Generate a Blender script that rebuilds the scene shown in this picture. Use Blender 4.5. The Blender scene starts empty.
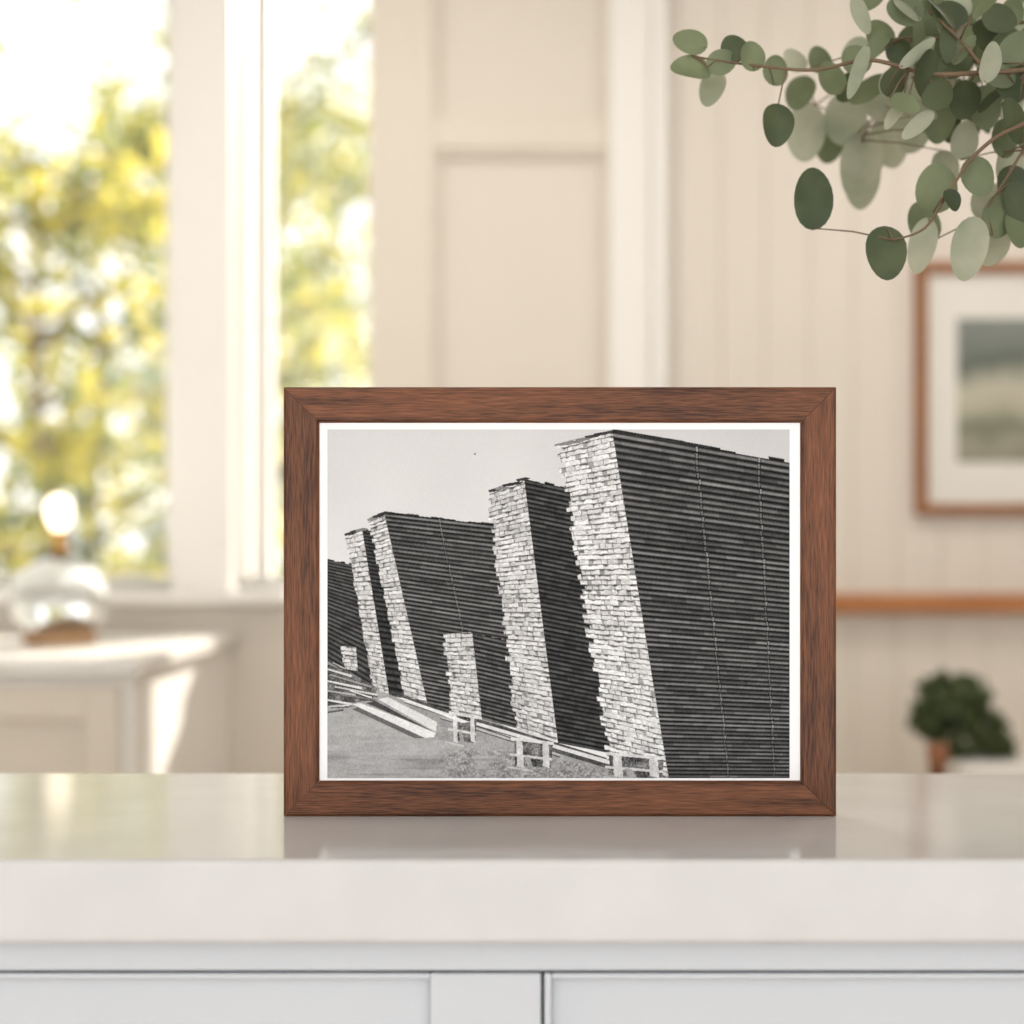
import bpy, bmesh, math, random
import numpy as np
from mathutils import Vector, Matrix
random.seed(7); np.random.seed(7)
F=1422.2; CZ=1.106; HY=560.0
scene=bpy.context.scene
def P(px,py,D): return Vector(((px-512)*D/F, D, CZ-(py-HY)*D/F))
def PX(px,D): return (px-512)*D/F
def PZ(py,D): return CZ-(py-HY)*D/F
def lin(c):
    return tuple(((x/255)/12.92 if x/255<=0.04045 else ((x/255+0.055)/1.055)**2.4) for x in c)

# ---------- materials ----------
def mat(name, rgb, rough=0.5, noise=0.0, nscale=8.0, metallic=0, trans=0, bump=0.0, spec=0.5, translucent=0, ior=1.45, coords='Object', stretch=None, rgb2=None, coat=0, emit=None):
    m=bpy.data.materials.new(name); m.use_nodes=True
    nt=m.node_tree; b=nt.nodes['Principled BSDF']; out=nt.nodes['Material Output']
    c=lin(rgb)
    b.inputs['Roughness'].default_value=rough
    b.inputs['Metallic'].default_value=metallic
    b.inputs['IOR'].default_value=ior
    b.inputs['Specular IOR Level'].default_value=spec
    b.inputs['Transmission Weight'].default_value=trans
    b.inputs['Coat Weight'].default_value=coat
    if emit:
        b.inputs['Emission Color'].default_value=(*lin(emit[0]),1); b.inputs['Emission Strength'].default_value=emit[1]
    tc=nt.nodes.new('ShaderNodeTexCoord'); mp=nt.nodes.new('ShaderNodeMapping')
    nt.links.new(tc.outputs[coords],mp.inputs['Vector'])
    if stretch: mp.inputs['Scale'].default_value=stretch
    nz=nt.nodes.new('ShaderNodeTexNoise'); nz.inputs['Scale'].default_value=nscale; nz.inputs['Detail'].default_value=6
    nt.links.new(mp.outputs['Vector'],nz.inputs['Vector'])
    cr=nt.nodes.new('ShaderNodeValToRGB')
    cr.color_ramp.elements[0].position=0.3; cr.color_ramp.elements[1].position=0.7
    if rgb2 is not None: a=lin(rgb2); bb=c
    else: a=tuple(x*(1-noise) for x in c); bb=tuple(min(1,x*(1+noise)) for x in c)
    cr.color_ramp.elements[0].color=(*a,1); cr.color_ramp.elements[1].color=(*bb,1)
    nt.links.new(nz.outputs['Fac'],cr.inputs['Fac'])
    nt.links.new(cr.outputs['Color'],b.inputs['Base Color'])
    if bump:
        bp=nt.nodes.new('ShaderNodeBump'); bp.inputs['Strength'].default_value=bump; bp.inputs['Distance'].default_value=0.002
        nt.links.new(nz.outputs['Fac'],bp.inputs['Height']); nt.links.new(bp.outputs['Normal'],b.inputs['Normal'])
    if translucent:
        tl=nt.nodes.new('ShaderNodeBsdfTranslucent'); mx=nt.nodes.new('ShaderNodeMixShader')
        mx.inputs[0].default_value=translucent
        nt.links.new(cr.outputs['Color'],tl.inputs['Color'])
        nt.links.new(b.outputs[0],mx.inputs[1]); nt.links.new(tl.outputs[0],mx.inputs[2])
        nt.links.new(mx.outputs[0],out.inputs['Surface'])
    return m

def wood(name,dark,light,rough=0.4):
    m=bpy.data.materials.new(name); m.use_nodes=True
    nt=m.node_tree; b=nt.nodes['Principled BSDF']
    tc=nt.nodes.new('ShaderNodeTexCoord')
    def nz(scale,sc,detail,dist=0):
        mp=nt.nodes.new('ShaderNodeMapping'); mp.inputs['Scale'].default_value=sc
        n=nt.nodes.new('ShaderNodeTexNoise'); n.inputs['Scale'].default_value=scale; n.inputs['Detail'].default_value=detail
        n.inputs['Distortion'].default_value=dist
        nt.links.new(tc.outputs['Object'],mp.inputs['Vector']); nt.links.new(mp.outputs['Vector'],n.inputs['Vector']); return n
    n1=nz(1.0,(6,130,130),4,0.4); n2=nz(1.0,(60,1300,1300),3)
    mx=nt.nodes.new('ShaderNodeMix'); mx.data_type='FLOAT'; mx.inputs[0].default_value=0.55
    nt.links.new(n1.outputs['Fac'],mx.inputs[2]); nt.links.new(n2.outputs['Fac'],mx.inputs[3])
    cr=nt.nodes.new('ShaderNodeValToRGB'); e=cr.color_ramp.elements
    e[0].position=0.37; e[1].position=0.63
    e[0].color=(*lin(dark),1); e[1].color=(*lin(light),1)
    nt.links.new(mx.outputs[0],cr.inputs['Fac']); nt.links.new(cr.outputs['Color'],b.inputs['Base Color'])
    bp=nt.nodes.new('ShaderNodeBump'); bp.inputs['Strength'].default_value=0.25; bp.inputs['Distance'].default_value=0.0006
    nt.links.new(n2.outputs['Fac'],bp.inputs['Height']); nt.links.new(bp.outputs['Normal'],b.inputs['Normal'])
    b.inputs['Roughness'].default_value=rough
    b.inputs['Specular IOR Level'].default_value=0.3
    return m

M_wall=mat('wall_paint',(230,222,211),0.6,0.01,3)
M_panel=mat('panel_paint',(229,220,207),0.5,0.01,3)
M_white=mat('white_paint',(246,243,238),0.4,0.01,4)
M_cab=mat('cabinet_paint',(204,208,213),0.42,0.01,6)
M_quartz=mat('quartz_top',(208,207,206),0.13,0.04,16,bump=0.01)
M_worktop=mat('sideboard_top',(240,237,232),0.2,0.02,14)
M_floor=mat('floor_oak',(200,188,172),0.4,0.08,4,stretch=(1,12,1))
M_ceil=mat('ceiling_paint',(247,246,244),0.7,0.01,3)
M_walnut=wood('walnut',(64,38,25),(134,85,56),.5)
M_oak=wood('oak_warm',(160,98,56),(204,142,90))
M_oak2=wood('picture_oak',(132,86,54),(176,122,82))
M_paper=mat('print_paper',(254,254,254),0.6,0.002,30)
M_mat=mat('mat_board',(236,233,226),0.8,0.01,30)
M_back=mat('mdf_backing',(92,72,56),0.8,0.1,40)
M_steel=mat('hinge_steel',(170,170,170),0.3,0.05,metallic=1)
M_brass=mat('brass',(200,160,96),0.25,0.05,metallic=1)
M_bulb=mat('frosted_bulb',(255,246,226),0.4,0,emit=((255,238,208),3.0))
M_glassj=mat('clear_glass',(250,252,252),0.03,0,trans=1.0)
M_terra=mat('terracotta',(150,100,72),0.8,0.12,30)
M_dish=mat('lamp_base_wood',(190,150,112),0.4,0.1,30)
M_ceramic=mat('white_ceramic',(240,237,232),0.2,0.02)
M_vase=mat('stoneware',(214,206,194),0.5,0.06,20)
M_stem=mat('eucalyptus_stem',(112,92,70),0.6,0.15,60)
M_leafD=mat('leaf_dark',(86,96,64),0.5,rgb2=(58,70,46),nscale=25,translucent=0.25)
M_leafM=mat('leaf_mid',(128,138,104),0.5,rgb2=(96,108,78),nscale=25,translucent=0.3)
M_leafP=mat('leaf_pale',(188,190,168),0.55,rgb2=(150,158,134),nscale=25,translucent=0.35)
M_bush=mat('bush_leaf',(112,126,82),0.6,rgb2=(54,68,44),nscale=30,translucent=0.2)
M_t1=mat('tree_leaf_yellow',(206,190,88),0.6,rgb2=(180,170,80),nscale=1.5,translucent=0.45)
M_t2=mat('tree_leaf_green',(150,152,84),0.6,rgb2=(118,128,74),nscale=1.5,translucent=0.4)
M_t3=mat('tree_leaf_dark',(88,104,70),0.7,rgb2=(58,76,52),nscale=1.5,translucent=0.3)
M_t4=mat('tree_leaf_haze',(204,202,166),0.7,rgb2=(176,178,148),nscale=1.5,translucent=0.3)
M_bark=mat('bark',(128,114,96),0.9,0.3,12,stretch=(4,4,1),bump=0.4)
M_grass=mat('grass',(130,138,92),0.9,0.3,3)

M_wg=bpy.data.materials.new('window_glass'); M_wg.use_nodes=True
nt=M_wg.node_tree; nt.nodes.clear()
o=nt.nodes.new('ShaderNodeOutputMaterial'); mx=nt.nodes.new('ShaderNodeMixShader'); tr=nt.nodes.new('ShaderNodeBsdfTransparent'); gl=nt.nodes.new('ShaderNodeBsdfGlossy')
mx.inputs[0].default_value=0.04; gl.inputs['Roughness'].default_value=0.02
nt.links.new(tr.outputs[0],mx.inputs[1]); nt.links.new(gl.outputs[0],mx.inputs[2]); nt.links.new(mx.outputs[0],o.inputs['Surface'])

# ---------- mesh helpers ----------
def link(o,parent=None):
    scene.collection.objects.link(o)
    if parent: o.parent=parent
    return o
def empty(name,loc=(0,0,0)):
    e=bpy.data.objects.new(name,None); e.location=loc; e.empty_display_size=0.05; link(e); return e
def mk(name,bm,mats,parent=None,smooth=False,loc=None,rot=None):
    me=bpy.data.meshes.new(name); bm.to_mesh(me); bm.free()
    for m in (mats if isinstance(mats,(list,tuple)) else [mats]): me.materials.append(m)
    if smooth:
        for p in me.polygons: p.use_smooth=True
    o=bpy.data.objects.new(name,me)
    if loc is not None: o.location=loc
    if rot is not None: o.rotation_euler=rot
    link(o,parent); return o
def addbox(bm,x0,x1,y0,y1,z0,z1,bev=0,mi=0,segs=2):
    r=bmesh.ops.create_cube(bm,size=1)
    vs=r['verts']
    for v in vs:
        v.co=Vector(((x0+x1)/2+v.co.x*(x1-x0),(y0+y1)/2+v.co.y*(y1-y0),(z0+z1)/2+v.co.z*(z1-z0)))
    fs=set(f for v in vs for f in v.link_faces)
    for f in fs: f.material_index=mi
    if bev:
        es=list(set(e for v in vs for e in v.link_edges))
        bmesh.ops.bevel(bm,geom=es,offset=bev,segments=segs,profile=0.5,affect='EDGES',material=-1)
def box(name,x0,x1,y0,y1,z0,z1,m,bev=0.0,parent=None,segs=2):
    bm=bmesh.new(); addbox(bm,x0,x1,y0,y1,z0,z1,bev,0,segs)
    return mk(name,bm,m,parent)
def boxes(name,lst,m,bev=0.0,parent=None):
    bm=bmesh.new()
    for b in lst: addbox(bm,*b,bev)
    return mk(name,bm,m,parent)
def tube(bm,pts,rads,seg=6,mi=0):
    rings=[]; n=len(pts)
    for i,p in enumerate(pts):
        t=(pts[min(i+1,n-1)]-pts[max(i-1,0)]).normalized()
        a=t.orthogonal().normalized() if i==0 else (prev-t*prev.dot(t)).normalized()
        prev=a; b=t.cross(a)
        rings.append([bm.verts.new(p+(a*math.cos(2*math.pi*k/seg)+b*math.sin(2*math.pi*k/seg))*rads[i]) for k in range(seg)])
    for i in range(n-1):
        for k in range(seg):
            f=bm.faces.new((rings[i][k],rings[i][(k+1)%seg],rings[i+1][(k+1)%seg],rings[i+1][k])); f.material_index=mi; f.smooth=True
    for r,rev in((rings[0],True),(rings[-1],False)):
        f=bm.faces.new(r[::-1] if rev else r); f.material_index=mi
def smoothpath(pts,sub=5):
    out=[];n=len(pts)
    for i in range(n-1):
        p0=pts[max(i-1,0)];p1=pts[i];p2=pts[i+1];p3=pts[min(i+2,n-1)]
        for s in range(sub):
            t=s/sub
            out.append(0.5*((2*p1)+(p2-p0)*t+(2*p0-5*p1+4*p2-p3)*t*t+(3*p1-p0-3*p2+p3)*t**3))
    out.append(pts[-1].copy()); return out
def lathe(name,prof,m,loc,parent=None,seg=48,closed=False):
    bm=bmesh.new(); rings=[]
    for r,z in prof:
        if r<1e-6: rings.append([bm.verts.new((0,0,z))])
        else: rings.append([bm.verts.new((r*math.cos(2*math.pi*k/seg),r*math.sin(2*math.pi*k/seg),z)) for k in range(seg)])
    for i in range(len(rings)-1):
        a,b=rings[i],rings[i+1]
        for k in range(seg):
            k2=(k+1)%seg
            if len(a)==1: bm.faces.new((a[0],b[k2],b[k]))
            elif len(b)==1: bm.faces.new((a[k],a[k2],b[0]))
            else: bm.faces.new((a[k],a[k2],b[k2],b[k]))
    bmesh.ops.recalc_face_normals(bm,faces=bm.faces)
    return mk(name,bm,m,parent,True,loc)

# ---------- room ----------
DB=3.4
XR=2.3; XL=-2.6; Y0=-2.0; H=2.75
wx0,wx1=PX(-190,DB),PX(369,DB); wz0,wz1=PZ(590,DB),2.62
wb=boxes('wall_back',[(XL,wx0,DB,DB+.26,0,H),(wx0,wx1,DB,DB+.26,0,wz0),(wx0,wx1,DB,DB+.26,wz1,H),(wx1,XR,DB,DB+.26,0,H)],M_wall)
box('wall_left',XL-.15,XL,Y0,DB+.2,0,H,M_wall)
box('wall_right',XR,XR+.15,Y0,DB+.2,0,H,M_wall)
box('floor',XL-.15,XR+.15,Y0,DB+.2,-.1,0,M_floor)
box('ceiling',XL-.15,XR+.15,Y0,DB+.2,H,H+.1,M_ceil)
bm=bmesh.new(); x=PX(664,DB); prof=[(x,DB-.012)]
pitch=0.105; g=x+0.03
while g<XR-.02:
    prof+= [(g-.003,DB-.012),(g,DB-.007),(g+.003,DB-.012)]; g+=pitch
prof.append((XR,DB-.012))
va=[bm.verts.new((a,b,0)) for a,b in prof]; vb=[bm.verts.new((a,b,H)) for a,b in prof]
for i in range(len(prof)-1): bm.faces.new((va[i],va[i+1],vb[i+1],vb[i]))
mk('beadboard',bm,M_wall,wb)
pan=empty('trim_1')
x0,x1,x2,x3=PX(371,DB),PX(434,DB),PX(608,DB),PX(664,DB)
ra,rb=PZ(121,DB),PZ(152,DB)
boxes('stiles',[(x0,x1,DB-.03,DB-.0,0.0,H),(x1,x2,DB-.028,DB,rb,ra),(x1,x2,DB-.028,DB,0.0,.35),(x1,x2,DB-.028,DB,H-.12,H)],M_panel,0.003,pan)
boxes('pilaster',[(x2,x3-.035,DB-.05,DB,0,H),(x3-.035,x3,DB-.075,DB,0,H)],M_white,0.006,pan)
mo=[]
for (za,zb) in((ra,H-.12),(.35,rb)):
    w=.016
    mo+=[(x1,x1+w,DB-.02,DB,za,zb),(x2-w,x2,DB-.02,DB,za,zb),(x1+w,x2-w,DB-.02,DB,za,za+w),(x1+w,x2-w,DB-.02,DB,zb-w,zb)]
boxes('panel_moulding',mo,M_panel,0.003,pan)
boxes('baseboard_back',[(-.3,x0,DB-.015,DB,0,.12),(x3,XR,DB-.03,DB-.012,0,.12)],M_white,0.003)

# ---------- window ----------
win=empty('window_1')
def X(p): return PX(p,DB)
yA,yB=DB+.14,DB+.21
gx=lambda p:PX(p,yA)
boxes('frame',[(wx0,wx0+.06,yA,yB,wz0,wz1),(wx0+.06,wx1,yA,yB,wz1-.06,wz1),(wx0+.06,wx1,yA,yB,wz0,wz0+.03),
  (gx(165),gx(185),yA+.01,yB,wz0+.03,wz1-.06),(gx(252),gx(270),yA+.01,yB,wz0+.03,wz1-.06)],M_white,0.002,win)
boxes('mullion',[(X(176),PX(232,DB-.05),DB-.05,DB+.22,wz0,wz1-.001)],M_white,0.005,win)
boxes('sill',[(wx0-.04,X(290),DB-.07,DB+.14,wz0-.03,wz0)],M_white,0.004,win)
boxes('casing',[(wx0-.07,wx0,DB-.03,DB+.02,wz0,wz1+.06),(wx0,wx1,DB-.03,DB-.0,wz1,wz1+.07)],M_white,0.003,win)
boxes('glass_panes',[(wx0+.06,gx(166),yA+.03,yA+.034,wz0+.03,wz1-.06),(gx(268),wx1,yA+.03,yA+.034,wz0+.03,wz1-.06)],M_wg,0,win)

# ---------- sideboard ----------
sb=empty('sideboard_cabinet'); ST=.934
sx1=PX(128,2.5); sx0=XL+.01
boxes('body',[(sx0,sx1,2.53,DB-.001,.08,ST-.03)],M_white,0.003,sb)
boxes('plinth',[(sx0,sx1-.03,2.58,DB-.001,0.0,.08)],M_white,0.0,sb)
box('worktop',sx0,sx1+.02,2.5,DB-.001,ST-.03,ST,M_worktop,0.004,sb)
L=[]; dx=sx1-.02
for i in range(3):
    a,b=dx-.46,dx; z0,z1=.1,ST-.05; w=.06
    L+=[(a,a+w,2.512,2.53,z0,z1),(b-w,b,2.512,2.53,z0,z1),(a+w,b-w,2.512,2.53,z0,z0+w),(a+w,b-w,2.512,2.53,z1-w,z1),(a+w,b-w,2.524,2.53,z0+w,z1-w)]
    dx-=.465
boxes('doors',L,M_panel,0.002,sb)

# ---------- glass table lamp ----------
cl=empty('glass_table_lamp')
cD=2.95; cx=PX(60,cD)
lathe('lamp_foot',[(0,0),(.07,0),(.074,.006),(.074,.022),(.068,.028),(0,.028)],M_dish,(cx,cD,ST),cl)
outer=[(.066,.03),(.094,.055),(.1,.085),(.094,.12),(.075,.15),(.045,.17),(.018,.182),(.012,.19),(0,.192)]
inner=[(0,.187),(.012,.184),(.045,.166),(.073,.147),(.091,.119),(.097,.085),(.091,.056),(.063,.03)]
lathe('glass_body',outer,M_glassj,(cx,cD,ST),cl)
lathe('glass_body_inner',inner,M_glassj,(cx,cD,ST),cl)
lathe('brass_collar',[(0,.186),(.02,.188),(.022,.194),(.016,.2),(.014,.222),(.02,.226),(.02,.232),(0,.232)],M_brass,(cx,cD,ST),cl)
lathe('bulb',[(0,.23),(.012,.232),(.02,.246),(.027,.262),(.028,.28),(.023,.296),(.012,.306),(0,.308)],M_bulb,(cx-.002,cD,ST),cl)
lathe('inner_weight',[(0,.029),(.02,.029),(.034,.04),(.038,.055),(.03,.07),(.012,.078),(0,.08)],M_dish,(cx+.01,cD,ST),cl)

# ---------- right wall items ----------
DW=DB-.012
rz0,rz1=PZ(613,DB-.05),PZ(594,DB-.05)
rl=empty('wooden_wall_rail',(1.4,DW-.03,(rz0+rz1)/2))
o=box('rail',-.86,.88,-.028,.029,-(rz1-rz0)/2,(rz1-rz0)/2,M_oak,0.006,rl)

def picture_frame(name,cxx,yb,zc,W,Hh,mw,th,wmat):
    e=empty(name,(cxx,yb,zc))
    def member(nm,Ln,rot,loc):
        bm=bmesh.new()
        prof=[(0,0),(0,th-.0022),(.0022,th),(mw-.002,th-.0008),(mw,th-.003),(mw,th*.35),(mw-.004,th*.35),(mw-.004,0)]
        A=[];B=[]
        for d,h in prof:
            A.append(bm.verts.new((-Ln/2+d+.00015,-h,d))); B.append(bm.verts.new((Ln/2-d-.00015,-h,d)))
        n=len(prof)
        for i in range(n): bm.faces.new((A[i],A[(i+1)%n],B[(i+1)%n],B[i]))
        bm.faces.new(A[::-1]); bm.faces.new(B)
        bmesh.ops.recalc_face_normals(bm,faces=bm.faces)
        return mk(nm,bm,wmat,e,False,loc,rot)
    member('bottom_rail',W,(0,0,0),(0,0,-Hh/2))
    member('top_rail',W,(0,math.pi,0),(0,0,Hh/2))
    member('left_stile',Hh,(0,math.pi/2,0),(-W/2,0,0))
    member('right_stile',Hh,(0,-math.pi/2,0),(W/2,0,0))
    return e
wp_l,wp_t,wp_b=PX(916,DB-.03),PZ(262,DB-.03),PZ(515,DB-.03)
W2=.78; H2=wp_t-wp_b; c2=wp_l+W2/2; z2=(wp_t+wp_b)/2
wp=picture_frame('wall_picture',c2,DW,z2,W2,H2,.026,.03,M_oak2)
box('mat_board',-W2/2+.022,W2/2-.022,-.012,-.002,-H2/2+.022,H2/2-.022,M_mat,0,wp)
ma=bpy.data.materials.new('seascape_art'); ma.use_nodes=True; nt=ma.node_tree; b=nt.nodes['Principled BSDF']; b.inputs['Roughness'].default_value=.7
tc=nt.nodes.new('ShaderNodeTexCoord'); sp=nt.nodes.new('ShaderNodeSeparateXYZ'); nt.links.new(tc.outputs['Object'],sp.inputs[0])
nz=nt.nodes.new('ShaderNodeTexNoise'); nz.inputs['Scale'].default_value=9; nz.inputs['Detail'].default_value=5; nt.links.new(tc.outputs['Object'],nz.inputs['Vector'])
m1=nt.nodes.new('ShaderNodeMath'); m1.operation='MULTIPLY_ADD'; nt.links.new(nz.outputs['Fac'],m1.inputs[0]); m1.inputs[1].default_value=.12; nt.links.new(sp.outputs['Z'],m1.inputs[2])
mr=nt.nodes.new('ShaderNodeMapRange'); mr.inputs['From Min'].default_value=-.175+.06; mr.inputs['From Max'].default_value=.175+.06; nt.links.new(m1.outputs[0],mr.inputs['Value'])
cr=nt.nodes.new('ShaderNodeValToRGB'); nt.links.new(mr.outputs[0],cr.inputs['Fac']); nt.links.new(cr.outputs['Color'],b.inputs['Base Color'])
stops=[(0,(140,140,122)),(.12,(160,156,138)),(.22,(126,130,110)),(.36,(182,178,158)),(.5,(196,192,174)),(.6,(150,152,138)),(.68,(100,108,100)),(.8,(122,128,122)),(1,(138,144,138))]
el=cr.color_ramp.elements
while len(el)<len(stops): el.new(.5)
for e_,(p_,c_) in zip(el,stops): e_.position=p_
for e_,(p_,c_) in zip(el,stops): e_.position=p_; e_.color=(*lin(c_),1)
axl=PX(958,DB-.03)-c2
box('art_print',axl,-axl,-.0135,-.012,PZ(462,DB-.03)-z2,PZ(318,DB-.03)-z2,ma,0,wp)

# ---------- side table with plant ----------
tD=2.95; TT=.60
tb=empty('console_table')
tx0=PX(905,tD); tx1=tx0+.95
box('top',tx0,tx1,tD-.16,tD+.22,TT-.03,TT,M_white,.004,tb)
boxes('legs',[(a,a+.035,c,c+.035,0,TT-.03) for a in(tx0+.02,tx1-.055) for c in(tD-.14,tD+.165)],M_white,.003,tb)
boxes('apron',[(tx0+.055,tx1-.055,tD-.13,tD-.112,TT-.1,TT-.03)],M_white,.002,tb)
pl=empty('potted_shrub')
pz=PZ(757,tD)
bm=bmesh.new()
bx0,bx1=PX(946,tD),PX(1090,tD)
addbox(bm,bx0,bx1,tD-.1,tD+.1,TT,pz,.01)
mk('white_planter',bm,M_ceramic,pl)
def leaf(bm,c,d,n,L,W,mi=0,cup=.12,nt_=8,curl=.12,egg=0.0):
    d=d.normalized(); n=(n-d*n.dot(d)).normalized(); s=d.cross(n)
    rows=[]
    for i in range(nt_+1):
        th=math.pi*i/nt_; t=(1-math.cos(th))/2; w=max(.03,math.sin(th))*(1-egg*(t-.5))*W/2
        row=[]
        for k in (-1,-.5,0,.5,1):
            row.append(bm.verts.new(c+d*(t-.5)*L+s*k*w+n*(cup*W*k*k*math.sin(math.pi*t)-curl*L*(t-.5)**2)))
        rows.append(row)
    for i in range(nt_):
        for k in range(4):
            f=bm.faces.new((rows[i][k],rows[i][k+1],rows[i+1][k+1],rows[i+1][k])); f.smooth=True; f.material_index=mi
def rv(): 
    v=Vector((random.gauss(0,1),random.gauss(0,1),random.gauss(0,1))); return v.normalized()
bm=bmesh.new()
lobes=[((950,705),.062),((930,718),.04),((985,735),.05),((958,738),.055),((968,700),.05),((1000,748),.03),((940,695),.045)]
for (q,r) in lobes:
    c=P(q[0],q[1],tD)
    tube(bm,smoothpath([Vector((PX(965,tD),tD,pz-.01)),(c+Vector((PX(965,tD),tD,pz)))/2+rv()*.01,c],3),[.004]*7,5,1)
    for i in range(150):
        v=rv(); leaf(bm,c+v*r*random.uniform(.6,1.05),rv()+v*.6,v+rv()*.5,.028,.017,0,nt_=3)
mk('foliage',bm,[M_bush,M_stem],pl)
lathe('terracotta_cup',[(0,0),(.014,0),(.016,PZ(768,tD-.11)-TT),(.02,PZ(760,tD-.11)-TT),(.022,PZ(744,tD-.11)-TT),(.018,PZ(744,tD-.11)-TT),(.016,.03),(0,.03)],M_terra,(PX(937,tD-.11),tD-.115,TT))

# ---------- island ----------
CT=.92; FY=.882; BY=1.243
isl=empty('kitchen_island')
zt=CT-(945-860)*FY/F
box('countertop',-1.5,1.5,FY,BY,zt,CT,M_quartz,.004,isl,segs=3)
fy=FY+.022
def IX(p): return PX(p,fy)
def IZ(p): return PZ(p,fy)
zb=.1; z_r=IZ(971)
boxes('carcass',[(-1.46,1.46,fy+.02,BY-.02,zb,zt)],M_cab,0,isl)
boxes('plinth',[(-1.4,1.4,fy+.06,BY-.05,0,zb)],M_cab,0,isl)
boxes('top_rail',[(-1.46,1.46,fy,fy+.02,z_r,zt)],M_cab,.0015,isl)
def door(nm,a,b,z0,z1,wl,wr,wt):
    t0,t1=fy+.001,fy+.02
    L=[(a,a+wl,t0,t1,z0,z1),(b-wr,b,t0,t1,z0,z1),(a+wl,b-wr,t0,t1,z1-wt,z1),(a+wl,b-wr,t0,t1,z0,z0+.05),(a+wl,b-wr,t0+.009,t1,z0+.05,z1-wt)]
    boxes(nm,L,M_cab,.0012,isl)
zd=z_r-.002
door('door_a',IX(-350),IX(541),zb+.01,zd,.06,IX(541)-IX(430),.0035)
door('door_b',IX(544.5),IX(1400),zb+.01,zd,.0045,.06,.0035)
door('door_c',-1.45,IX(-353),zb+.01,zd,.06,.06,.0035)
door('door_d',IX(1403),1.45,zb+.01,zd,.06,.06,.0035)

# ---------- framed photograph ----------
FD=1.03; s=FD/F
Wf=553.5*s; Hf=430*s; cxf=PX(560,FD); zf=CT+Hf/2
TH=.018
fr=picture_frame('framed_photograph',cxf,FD+TH,zf,Wf,Hf,35.5*s,TH,M_walnut)
box('backing_board',-Wf/2+.02,Wf/2-.02,-.004,.0,-Hf/2+.02,Hf/2-.02,M_back,0,fr)
yp=-TH+.004
k=s*(FD+.004)/FD
box('print_paper',-Wf/2+.022,Wf/2-.022,yp,-.004,-Hf/2+.022,Hf/2-.022,M_paper,0,fr)
bm=bmesh.new()
vv=[(-.03,.0,.06),(.03,.0,.06),(.045,.085,-Hf/2),(-.045,.085,-Hf/2)]
A=[bm.verts.new(v) for v in vv]; B=[bm.verts.new((a,b+.004,c)) for a,b,c in vv]
for i in range(4): bm.faces.new((A[i],A[(i+1)%4],B[(i+1)%4],B[i]))
bm.faces.new(A[::-1]); bm.faces.new(B); bmesh.ops.recalc_face_normals(bm,faces=bm.faces)
mk('easel_leg',bm,M_back,fr)
boxes('easel_hinge',[(-.025,.025,0,.004,.055,.075)],M_steel,.0005,fr)

S=2.0; U0,U1,V0,V1=327.5,789.5,429.5,778.0
NX=int((U1-U0)*S); NY=int((V1-V0)*S)
uu,vv_=np.meshgrid(np.linspace(U0,U1,NX),np.linspace(V0,V1,NY))
rng=np.random.default_rng(3)
def vnoise(cell,cellv=None):
    cellv=cellv or cell
    gx=int((U1-U0)/cell)+3; gy=int((V1-V0)/cellv)+3
    g=rng.random((gy,gx)); a=(uu-U0)/cell; b=(vv_-V0)/cellv
    i=a.astype(int); j=b.astype(int); fx=a-i; fy_=b-j; fx=fx*fx*(3-2*fx); fy_=fy_*fy_*(3-2*fy_)
    return (g[j,i]*(1-fx)+g[j,i+1]*fx)*(1-fy_)+(g[j+1,i]*(1-fx)+g[j+1,i+1]*fx)*fy_
fine=vnoise(1.1); med=vnoise(6); big=vnoise(60); rough=vnoise(3.2,2.2); rough2=vnoise(4.5,3); longn=vnoise(14,3)
img=0.82+0.06*(vv_-V0)/(200)+0.03*(big-.5)+.02*(fine-.5)
img+= -0.03*np.clip((uu-560)/200,0,1)
spk=(uu-475)**2+(vv_-454)**2; img[spk<1.0]=.4
def homog(q):
    src=[(0,0),(1,0),(1,1),(0,1)]; A=[];bb=[]
    for (x,y),(X_,Y_) in zip(q,src):
        A.append([x,y,1,0,0,0,-X_*x,-X_*y]); bb.append(X_)
        A.append([0,0,0,x,y,1,-Y_*x,-Y_*y]); bb.append(Y_)
    h=np.linalg.solve(np.array(A,float),np.array(bb,float))
    w=h[6]*uu+h[7]*vv_+1
    cxq=sum(p[0] for p in q)/4; cyq=sum(p[1] for p in q)/4
    sg=1 if h[6]*cxq+h[7]*cyq+1>0 else -1
    w=np.where(abs(w)<1e-4,1e-4,w)
    return (h[0]*uu+h[1]*vv_+h[2])/w,(h[3]*uu+h[4]*vv_+h[5])/w,w*sg>0
def hsh(a,b,sd): 
    v=np.sin(a*127.1+b*311.7+sd*74.7)*43758.5453; return v-np.floor(v)
def poly(pts):
    m=np.zeros(uu.shape,bool); n=len(pts); j=n-1
    for i in range(n):
        xi,yi=pts[i]; xj,yj=pts[j]
        if yi!=yj:
            c=((yi>vv_)!=(yj>vv_))&(uu<(xj-xi)*(vv_-yi)/(yj-yi)+xi); m^=c
        j=i
    return m
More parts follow.
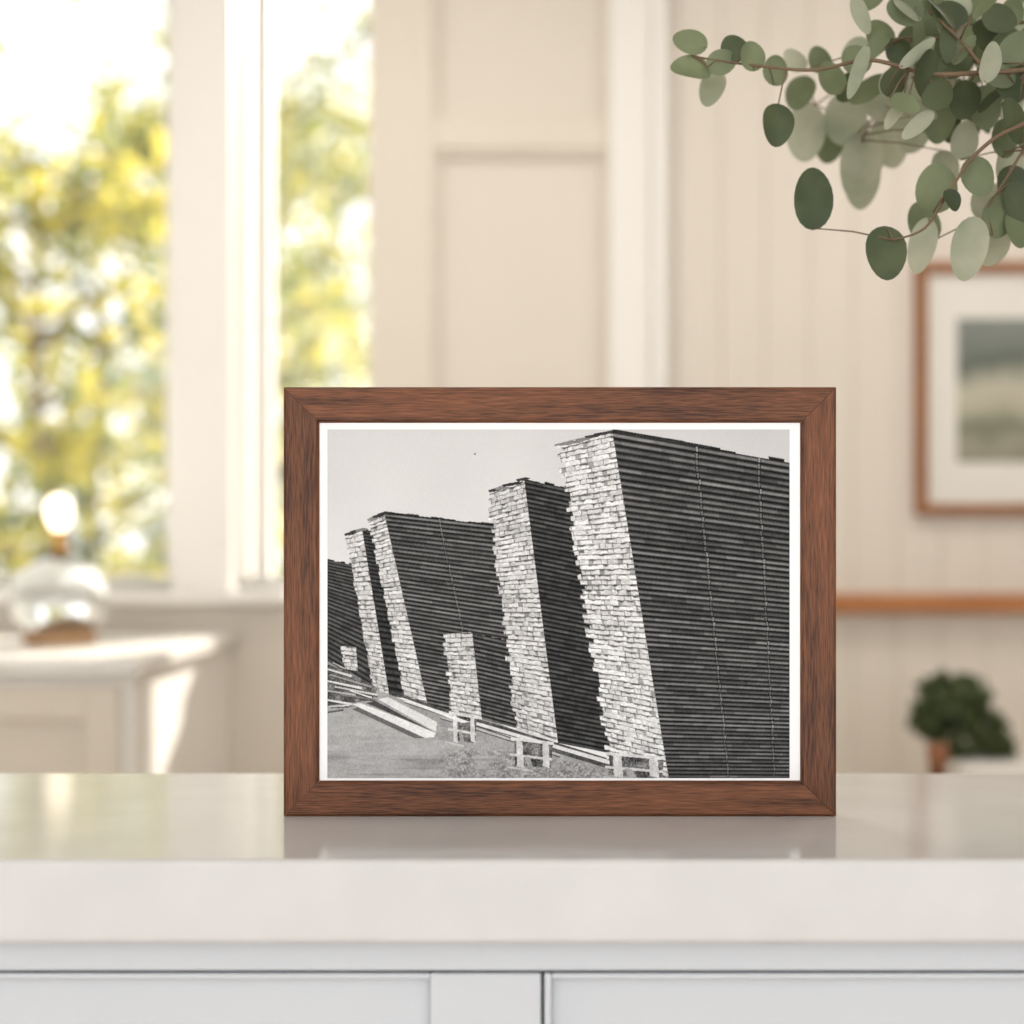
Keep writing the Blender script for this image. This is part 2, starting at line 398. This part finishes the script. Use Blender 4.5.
def side(q,n,base=.19,line=.36,seams=(),sd=1,s_lim=1.02):
    s_,t_,ok=homog(q); tt=t_*n; c=np.floor(tt); f=tt-c
    r=hsh(c,0*c,sd); tj=(hsh(0*c,np.floor(s_*11),sd+7)-.5)*.7/n
    ins=ok&(s_>=-.002)&(s_<=s_lim)&(t_>=tj*(t_<.1))&(t_<=1)
    r2=hsh(c,np.floor(s_*5+r*5),sd+2)
    v=base+(.05*(r2-.5))+.04*(med-.5)
    edge=np.clip((f-.42)/.15,0,1)*np.clip((1-f)/.15,0,1)
    v=v+(line-base)*edge*(.45+.4*r+.35*r2+.35*(longn-.5))
    v=v-(.15)*((f<.3))*(.5+.5*r)
    for sm in seams:
        dd=abs(s_-sm-(.010*(r-.5))); v=np.where((dd<.006)&(f>.3),.36+.2*r,v); v=np.where((dd>=.006)&(dd<.010),.12,v)
    v=v+.07*(fine-.5)
    img[ins]=v[ins]
def endf(q,n,cols,sd=1,base=.88,gap=.34):
    # each course: several board ends, thin dark sticker gaps; boards differ a little in thickness, height and tone
    s_,t_,ok=homog(q); t0=t_*n; c0=np.floor(t0)
    wc=s_*cols+hsh(c0,0*c0,sd+5)*3; wc=wc+.35*np.sin(wc*2.1+c0); cc=np.floor(wc); g=wc-cc
    r3=hsh(cc,c0,sd+19)
    tt=t0+.28*(rough-.5); c=np.floor(tt); f=tt-c
    jit=(hsh(c,0*c,sd)-.5)*.16
    ins=ok&(s_>=-.04+jit)&(s_<=1.0)&(t_>=0)&(t_<=1)
    r=hsh(c,cc,sd+9)
    v=base-.12*r-.08*(rough2-.5)+.14*(fine-.5)
    f2=f-.30*(r3-.5)+.28*(rough2-.5)
    d=np.clip((gap-f2)/.2,0,1)
    v=v*(1-d)+d*(.30+.28*rough)
    v=v*(1-.28*((g<.16)&(r>.35)))
    v=v+.10*(rough-.5)
    img[ins]=v[ins]
def fill(pts,val,na=.05,nb=.05):
    m=poly(pts); img[m]=(val+na*(fine-.5)*2+nb*(med-.5)*2)[m]
def plank(a,b,w,v):
    (x0,y0),(x1,y1)=a,b
    fill([(x0,y0),(x1,y1),(x1,y1+w),(x0,y0+w*.7)],v,.05,.03)
    fill([(x0,y0+w*.7),(x1,y1+w),(x1,y1+w+1.3),(x0,y0+w*.7+1)],.28,.05,.03)
fill([(327,655),(400,690),(470,712),(560,748),(640,776),(800,776),(800,790),(320,790),(320,650)],.62,.06,.05)
g=poly([(320,700),(360,708),(430,735),(520,765),(560,790),(320,790)]); gv=.66+.04*(med-.5)+.09*(fine-.5)+.06*(vnoise(40,4)-.5)+.04*(vnoise(12,2)-.5)
sh=np.clip((vnoise(50,3)-.62)/.2,0,1)*np.clip((vv_-735)/20,0,1); gv=gv-.10*sh; img[g]=gv[g]
grs=poly([(430,755),(460,745),(500,750),(560,760),(660,770),(660,790),(430,790)]); gv=.58+.26*(fine-.5)+.22*(vnoise(3,2)-.5)
soft=np.clip((vnoise(14,6)*60+vv_-785)/24+.3,0,1)*np.clip((uu-430)/30,0,1); img[grs]=(img*(1-soft)+gv*soft)[grs]
side([(315,557),(353,564),(374,690),(318,655)],26,.2,.36)
side([(362,529),(374,531),(407,697),(389,694)],34,.15,.28)
endf([(346,533),(362,529),(389,694),(374,690)],36,2,5)
endf([(342,646),(356,647),(358,671),(345,669)],6,2,3)
side([(384,512),(520,527),(560,735),(428,707)],46,.20,.46,(.42,),7)
endf([(369,518),(384,512),(428,707),(406,700)],44,2.2,8)
side([(472,632),(508,640),(516,728),(482,719)],20,.18,.42)
endf([(444,634),(472,632),(482,720),(453,713)],19,3.4,11)
side([(524,478),(580,490),(614,754),(558,743)],56,.15,.32)
endf([(489,490),(524,478),(558,743),(518,730)],54,4,13)
fill([(388,694),(404,696),(640,768),(668,778),(640,778),(560,754)],.3,.12,.08)
plank((404,699),(520,736),4,.84); plank((470,720),(640,769),4.5,.86); plank((440,716),(560,754),2.5,.72)
side([(612,430),(800,463),(806,785),(670,785)],68,.19,.46,(.42,.76),17,1.1)
endf([(560,443),(612,430),(669,782),(612,765)],66,5.5,19,.92)
for (ax,ay,bx,by,n_,sdd) in((559,445,612,430,6,1),(489,491,524,478,5,2),(368,519,384,511,3,3),(345,534,362,529,3,4)):
    for i in range(n_):
        t=i/n_; xx=ax+(bx-ax)*t; yy=ay+(by-ay)*t; rr=random.uniform(-1.2,.8)
        ww=(bx-ax)/n_*1.2
        fill([(xx-1,yy+rr-.5),(xx+ww,yy+rr-2.6),(xx+ww+5,yy+rr-1.6),(xx+ww+1,yy+rr+.6),(xx,yy+rr+1.6)],random.choice([.2,.25,.5]),.06,.03)
fill([(612,429),(660,437),(720,448),(720,450),(612,433)],.16,.06,.04)
for (a,b,w,h) in((450,711,28,32),(512,737,42,31),(607,752,58,26)):
    fill([(a+2,b+3),(a+w-1,b+6),(a+w-3,b+h),(a+3,b+h-3)],.36,.18,.18)
    fill([(a-1,b),(a+w,b+5),(a+w,b+8),(a-1,b+3)],.84)
    for q in (.10,.72): 
        x_=a+q*w; fill([(x_,b+3),(x_+w*.15,b+5),(x_+w*.18,b+h),(x_+w*.02,b+h-2)],.8,.08,.08)
    fill([(a-2,b+h*.52),(a+w-2,b+h*.52+5),(a+w-2,b+h*.52+7.5),(a-2,b+h*.52+2.6)],.80)
    fill([(a+w*.3,b+h*.62),(a+w*.42,b+h*.64),(a+w*.52,b+h),(a+w*.38,b+h)],.62)
    fill([(a-4,b+h-2),(a+w*.5,b+h+2),(a+w*.5,b+h+4),(a-4,b+h)],.75)
fill([(327,664),(350,672),(378,688),(372,700),(327,706)],.38,.14,.14)
for (a,b,w,v) in(((327,668),(352,675),2.5,.82),((330,674),(372,686),2,.6),((327,680),(362,687),2.5,.86),((335,686),(378,694),2,.8),((327,690),(356,694),2,.7),((340,694),(376,699),1.6,.5),((327,699),(352,703),2.5,.85),((333,662),(345,668),1.6,.7),((350,690),(372,697),1.6,.9),((330,706),(350,704),2,.8),((328,711),(344,708),1.5,.5)): plank(a,b,w,v)
for q,v in(([(352,704),(360,703),(400,718),(436,733),(434,737),(424,738)],.90),([(378,699),(388,697),(437,722),(436,732)],.86),([(366,703),(376,701),(432,731),(436,733)],.26),([(352,709),(358,707),(425,738),(414,738)],.40),([(396,697),(404,698),(470,722),(462,723)],.9)):
    fill(q,v,.05,.03)
img=np.clip(img,0.03,.97)
lg=np.where(img<=.04045,img/12.92,((img+.055)/1.055)**2.4)
nv=NX*NY
xs=(uu-512)*k-cxf; zs=CZ-(vv_-HY)*k-zf
co=np.stack([xs,np.full_like(xs,yp-.0003),zs],-1).reshape(-1,3).astype(np.float32)
idx=np.arange(nv).reshape(NY,NX)
quads=np.stack([idx[1:,:-1],idx[1:,1:],idx[:-1,1:],idx[:-1,:-1]],-1).reshape(-1,4)
me=bpy.data.meshes.new('photo_print'); me.vertices.add(nv); me.vertices.foreach_set('co',co.ravel())
nf=len(quads); me.loops.add(nf*4); me.loops.foreach_set('vertex_index',quads.ravel().astype(np.int32))
me.polygons.add(nf); me.polygons.foreach_set('loop_start',(np.arange(nf)*4).astype(np.int32))
me.update(calc_edges=True); me.validate()
ca=me.color_attributes.new('tone','FLOAT_COLOR','POINT')
col=np.ones((nv,4),np.float32); col[:,0]=col[:,1]=col[:,2]=lg.ravel()
ca.data.foreach_set('color',col.ravel())
mp_=bpy.data.materials.new('bw_print'); mp_.use_nodes=True; nt=mp_.node_tree; b=nt.nodes['Principled BSDF']
at=nt.nodes.new('ShaderNodeAttribute'); at.attribute_name='tone'; nt.links.new(at.outputs['Color'],b.inputs['Base Color']); b.inputs['Roughness'].default_value=.55; b.inputs['Specular IOR Level'].default_value=.12
me.materials.append(mp_)
link(bpy.data.objects.new('photo_print',me),fr)

# ---------- eucalyptus ----------
eu=empty('eucalyptus_vase')
VX,VY=.54,1.1
lathe('vase',[(0,0),(.045,0),(.06,.01),(.078,.07),(.08,.12),(.066,.19),(.038,.24),(.03,.27),(.034,.295),(.031,.296),(.026,.27),(.033,.24),(.06,.19),(.07,.12),(.065,.05),(0,.02)],M_vase,(VX,VY,CT),eu)
bm=bmesh.new()
base=Vector((VX,VY,CT+.06)); mouth=Vector((VX,VY,CT+.28))
def stem(pts,r0=.0026,r1=.0007):
    path=smoothpath([base,mouth+Vector((random.uniform(-.015,.015),random.uniform(-.012,.012),0))]+[P(*p) for p in pts],6)
    n=len(path); tube(bm,path,[r0+(r1-r0)*i/(n-1) for i in range(n)],6,3); return path
def stemfree(pts,r0=.0015,r1=.0007):
    path=smoothpath([P(*p) for p in pts],5); n=len(path)
    tube(bm,path,[r0+(r1-r0)*i/(n-1) for i in range(n)],6,3); return path
paths=[]
paths.append(stem([(1130,150,1.10),(1070,75,1.09),(1000,72,1.08),(930,74,1.08),(870,60,1.08),(815,70,1.09),(760,66,1.10),(715,60,1.1),(692,56,1.1)]))
paths.append(stem([(1140,130,1.14),(1080,30,1.14),(1000,25,1.14),(950,38,1.14),(905,38,1.14),(880,50,1.13)]))
paths.append(stem([(1120,190,1.07),(1060,120,1.07),(1010,130,1.07),(975,155,1.07),(950,190,1.08),(925,228,1.08),(893,240,1.08)]))
paths.append(stem([(1130,210,1.1),(1080,140,1.1),(1035,140,1.1),(1005,180,1.1),(980,222,1.1)]))
paths.append(stem([(1130,140,1.2),(1060,40,1.24),(970,60,1.26),(900,80,1.28),(850,85,1.3),(815,105,1.3)]))
paths.append(stemfree([(905,78,1.28),(880,105,1.27),(862,140,1.26)]))
paths.append(stemfree([(985,70,1.08),(960,40,1.09),(930,12,1.1),(905,-5,1.1)]))
allp=[p for pa in paths[:5] for p in pa[10:]] + [p for pa in paths[5:] for p in pa]
def near(c): return min(allp,key=lambda p:(p-c).length)
def place(px,py,L,W,ang,D,mi,tilt=.4,stalk=True):
    c=P(px,py,D); a=math.radians(ang)
    kk=D/F
    d=Vector((math.cos(a),random.uniform(-.25,.25),-math.sin(a))).normalized()
    q=near(c)
    if (q-c).dot(d)>0: d=-d
    n=Vector((random.uniform(-tilt,tilt),-1,random.uniform(-tilt,tilt)+.15))
    leaf(bm,c,d,n,L*kk,W*kk*1.06,mi,cup=random.uniform(-.12,.16),curl=random.uniform(-.1,.25),nt_=10,egg=.25)
    if stalk:
        b0=c-d*L*kk*.48
        if (q-b0).length<.1: tube(bm,[b0,(b0+q)/2+Vector((0,0,.002)),q],[.0005,.0006,.0008],5,3)
Ls=[(690,42,36,26,200,1.10,1),(691,69,42,28,185,1.10,1),(712,88,38,24,110,1.14,2),(734,48,30,26,240,1.1,0),(722,62,32,24,160,1.1,1),
(752,56,30,26,260,1.1,1),(777,125,46,31,95,1.10,0),(776,70,32,26,100,1.14,1),(800,92,40,28,110,1.24,1),(813,198,66,37,92,1.10,0),(806,132,60,38,95,1.28,2),
(845,118,56,40,80,1.28,2),(861,165,74,40,100,1.27,2),(862,180,60,34,95,1.3,2),(886,253,58,39,90,1.08,0),(832,78,36,28,60,1.14,1),(878,98,50,34,70,1.26,2),
(856,60,34,28,250,1.1,1),(905,103,32,20,20,1.07,1),(895,80,40,24,120,1.1,0),(936,188,50,40,95,1.1,1),(922,246,56,26,100,1.12,2),(924,222,44,30,70,1.15,1),
(969,249,64,34,98,1.09,2),(952,200,24,18,60,1.07,0),(978,176,42,30,75,1.08,1),(1000,214,50,32,110,1.1,1),(1014,190,50,34,80,1.12,0),(994,248,40,26,120,1.13,2),
(858,72,60,14,110,1.07,2),(918,52,46,12,140,1.07,2),(990,62,40,22,100,1.06,2),(1008,84,44,26,60,1.1,0),(1016,120,48,30,70,1.08,0),(1004,138,44,28,100,1.12,1),
(965,100,46,30,110,1.12,0),(940,118,50,32,95,1.16,1),(930,86,42,28,60,1.1,0),(955,64,40,26,150,1.1,0),(905,10,38,28,200,1.1,1),(930,4,36,26,160,1.1,1),(952,14,34,26,220,1.12,0),
(975,8,36,28,160,1.16,1),(1000,18,36,28,200,1.1,0),(1016,48,40,28,130,1.1,1),(985,36,34,24,250,1.12,0),(880,34,34,26,240,1.14,1),(900,52,30,24,230,1.14,0),(985,108,44,30,80,1.15,1),(914,130,46,34,100,1.26,2),(890,140,56,36,80,1.3,2),(965,140,40,28,100,1.16,2),(1018,228,44,28,90,1.1,1),(1012,12,34,24,120,1.12,1),(820,60,30,24,250,1.2,1),(795,60,28,22,230,1.2,2),
(830,140,46,32,95,1.3,1),(848,88,36,24,130,1.2,0),(1010,165,44,28,100,1.14,2),(1020,205,48,30,70,1.1,0),(945,170,40,26,80,1.2,2),(986,200,44,28,100,1.16,2)]
for l in Ls: place(*l)
for i in range(110):
    px=random.gauss(965,66); py=random.gauss(62,52)
    if px<850 or py>160 or py<-20: continue
    place(px,py,random.uniform(30,46),random.uniform(12,28),random.uniform(30,150),random.uniform(1.07,1.3),random.choice([0,1,1,2,2]),1.1)
for i in range(60):
    px=random.uniform(1030,1190); py=random.uniform(-60,230)
    place(px,py,random.uniform(30,48),random.uniform(22,34),random.uniform(20,160),random.uniform(1.05,1.3),random.choice([0,1,1,2]),.7)
mk('branches',bm,[M_leafD,M_leafM,M_leafP,M_stem],eu)

# ---------- outside ----------
box('ground_outside',-16,8,DB+.3,30,-.4,-.3,M_grass)
def tree(name,x,y,h,r,nl,wts,zlo=.3,size=.16,tr_r=.09):
    e=empty(name,(x,y,-.3)); bm=bmesh.new()
    tr=smoothpath([Vector((0,0,0)),Vector((random.uniform(-.1,.1),0,h*.3)),Vector((random.uniform(-.2,.2),0,h*.65)),Vector((random.uniform(-.2,.2),0,h))],4)
    tube(bm,tr,[tr_r*(1-.8*i/(len(tr)-1)) for i in range(len(tr))],8)
    tips=[]
    for i in range(32):
        z=h*random.uniform(zlo,1); q=min(tr,key=lambda p:abs(p.z-z)); a=random.uniform(0,2*math.pi); ln=r*random.uniform(.4,1)
        tip=q+Vector((math.cos(a)*ln,math.sin(a)*ln,random.uniform(0,.5)*ln))
        mid=(q+tip)/2+Vector((0,0,.1)); tube(bm,[q,mid,tip],[.025,.015,.006],5); tips+=[tip,mid,(mid+tip)/2]
    mk('trunk',bm,M_bark,e)
    bm=bmesh.new()
    for i in range(nl):
        t=random.choice(tips); p=t+rv()*random.random()*r*.36
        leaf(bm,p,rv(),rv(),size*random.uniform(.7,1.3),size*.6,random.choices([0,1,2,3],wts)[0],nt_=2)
    mk('crown',bm,[M_t1,M_t2,M_t3,M_t4],e)
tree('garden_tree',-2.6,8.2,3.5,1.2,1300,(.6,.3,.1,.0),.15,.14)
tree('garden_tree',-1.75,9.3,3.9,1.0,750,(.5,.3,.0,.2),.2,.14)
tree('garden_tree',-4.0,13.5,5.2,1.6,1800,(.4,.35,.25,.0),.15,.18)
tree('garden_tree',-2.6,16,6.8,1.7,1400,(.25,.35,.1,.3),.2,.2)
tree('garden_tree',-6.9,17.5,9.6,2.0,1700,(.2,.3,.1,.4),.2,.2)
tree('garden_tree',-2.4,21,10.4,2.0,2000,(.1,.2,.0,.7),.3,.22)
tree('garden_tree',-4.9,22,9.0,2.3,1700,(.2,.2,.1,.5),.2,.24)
bm=bmesh.new()
for i in range(16):
    c=Vector((-7.2+i*.46,random.uniform(10.9,11.3),random.uniform(.2,1.2)))
    tube(bm,[Vector((c.x,c.y,-.3)),c],[.03,.01],5,3)
    for j in range(330):
        v=rv(); leaf(bm,c+Vector((v.x*.65,v.y*.45,v.z*.8))*random.uniform(.5,1.05),rv(),v+rv()*.5,.15,.09,random.choices([0,1,2],(.10,.30,.60))[0],nt_=2)
mk('garden_hedge',bm,[M_t1,M_t2,M_t3,M_bark])

# ---------- light ----------
w=bpy.data.worlds.new('world'); scene.world=w; w.use_nodes=True
bg=w.node_tree.nodes['Background']; bg.inputs['Color'].default_value=(.98,.98,.99,1); bg.inputs['Strength'].default_value=2.12
sd=bpy.data.lights.new('sun','SUN'); sd.energy=14.0; sd.angle=.02; sd.color=(1,.94,.83)
so=bpy.data.objects.new('sun',sd); link(so); so.rotation_euler=Vector((-.27,-.8,-.42)).to_track_quat('-Z','Y').to_euler(); so.location=(3,9,6)
for i,(lx_,ly_) in enumerate(((-.3,2.2),(1.3,2.2))):  # unseen area lights added below the ceiling to lift the room evenly
    ld=bpy.data.lights.new('fill_light','AREA'); ld.shape='DISK'; ld.size=.7; ld.energy=9; ld.color=(1,.94,.85)
    lo=bpy.data.objects.new('fill_light',ld); lo.location=(lx_,ly_,H-.03); link(lo)

# ---------- camera ----------
cd=bpy.data.cameras.new('camera'); cd.lens=50; cd.sensor_width=36; cd.shift_y=(HY-512)/1024
cd.dof.use_dof=True; cd.dof.focus_distance=FD+.003; cd.dof.aperture_fstop=2.7
co_=bpy.data.objects.new('camera',cd); co_.location=(0,0,CZ); co_.rotation_euler=(math.pi/2,0,0); link(co_)
cd.clip_start=.05
scene.camera=co_
scene.view_settings.view_transform='Standard'
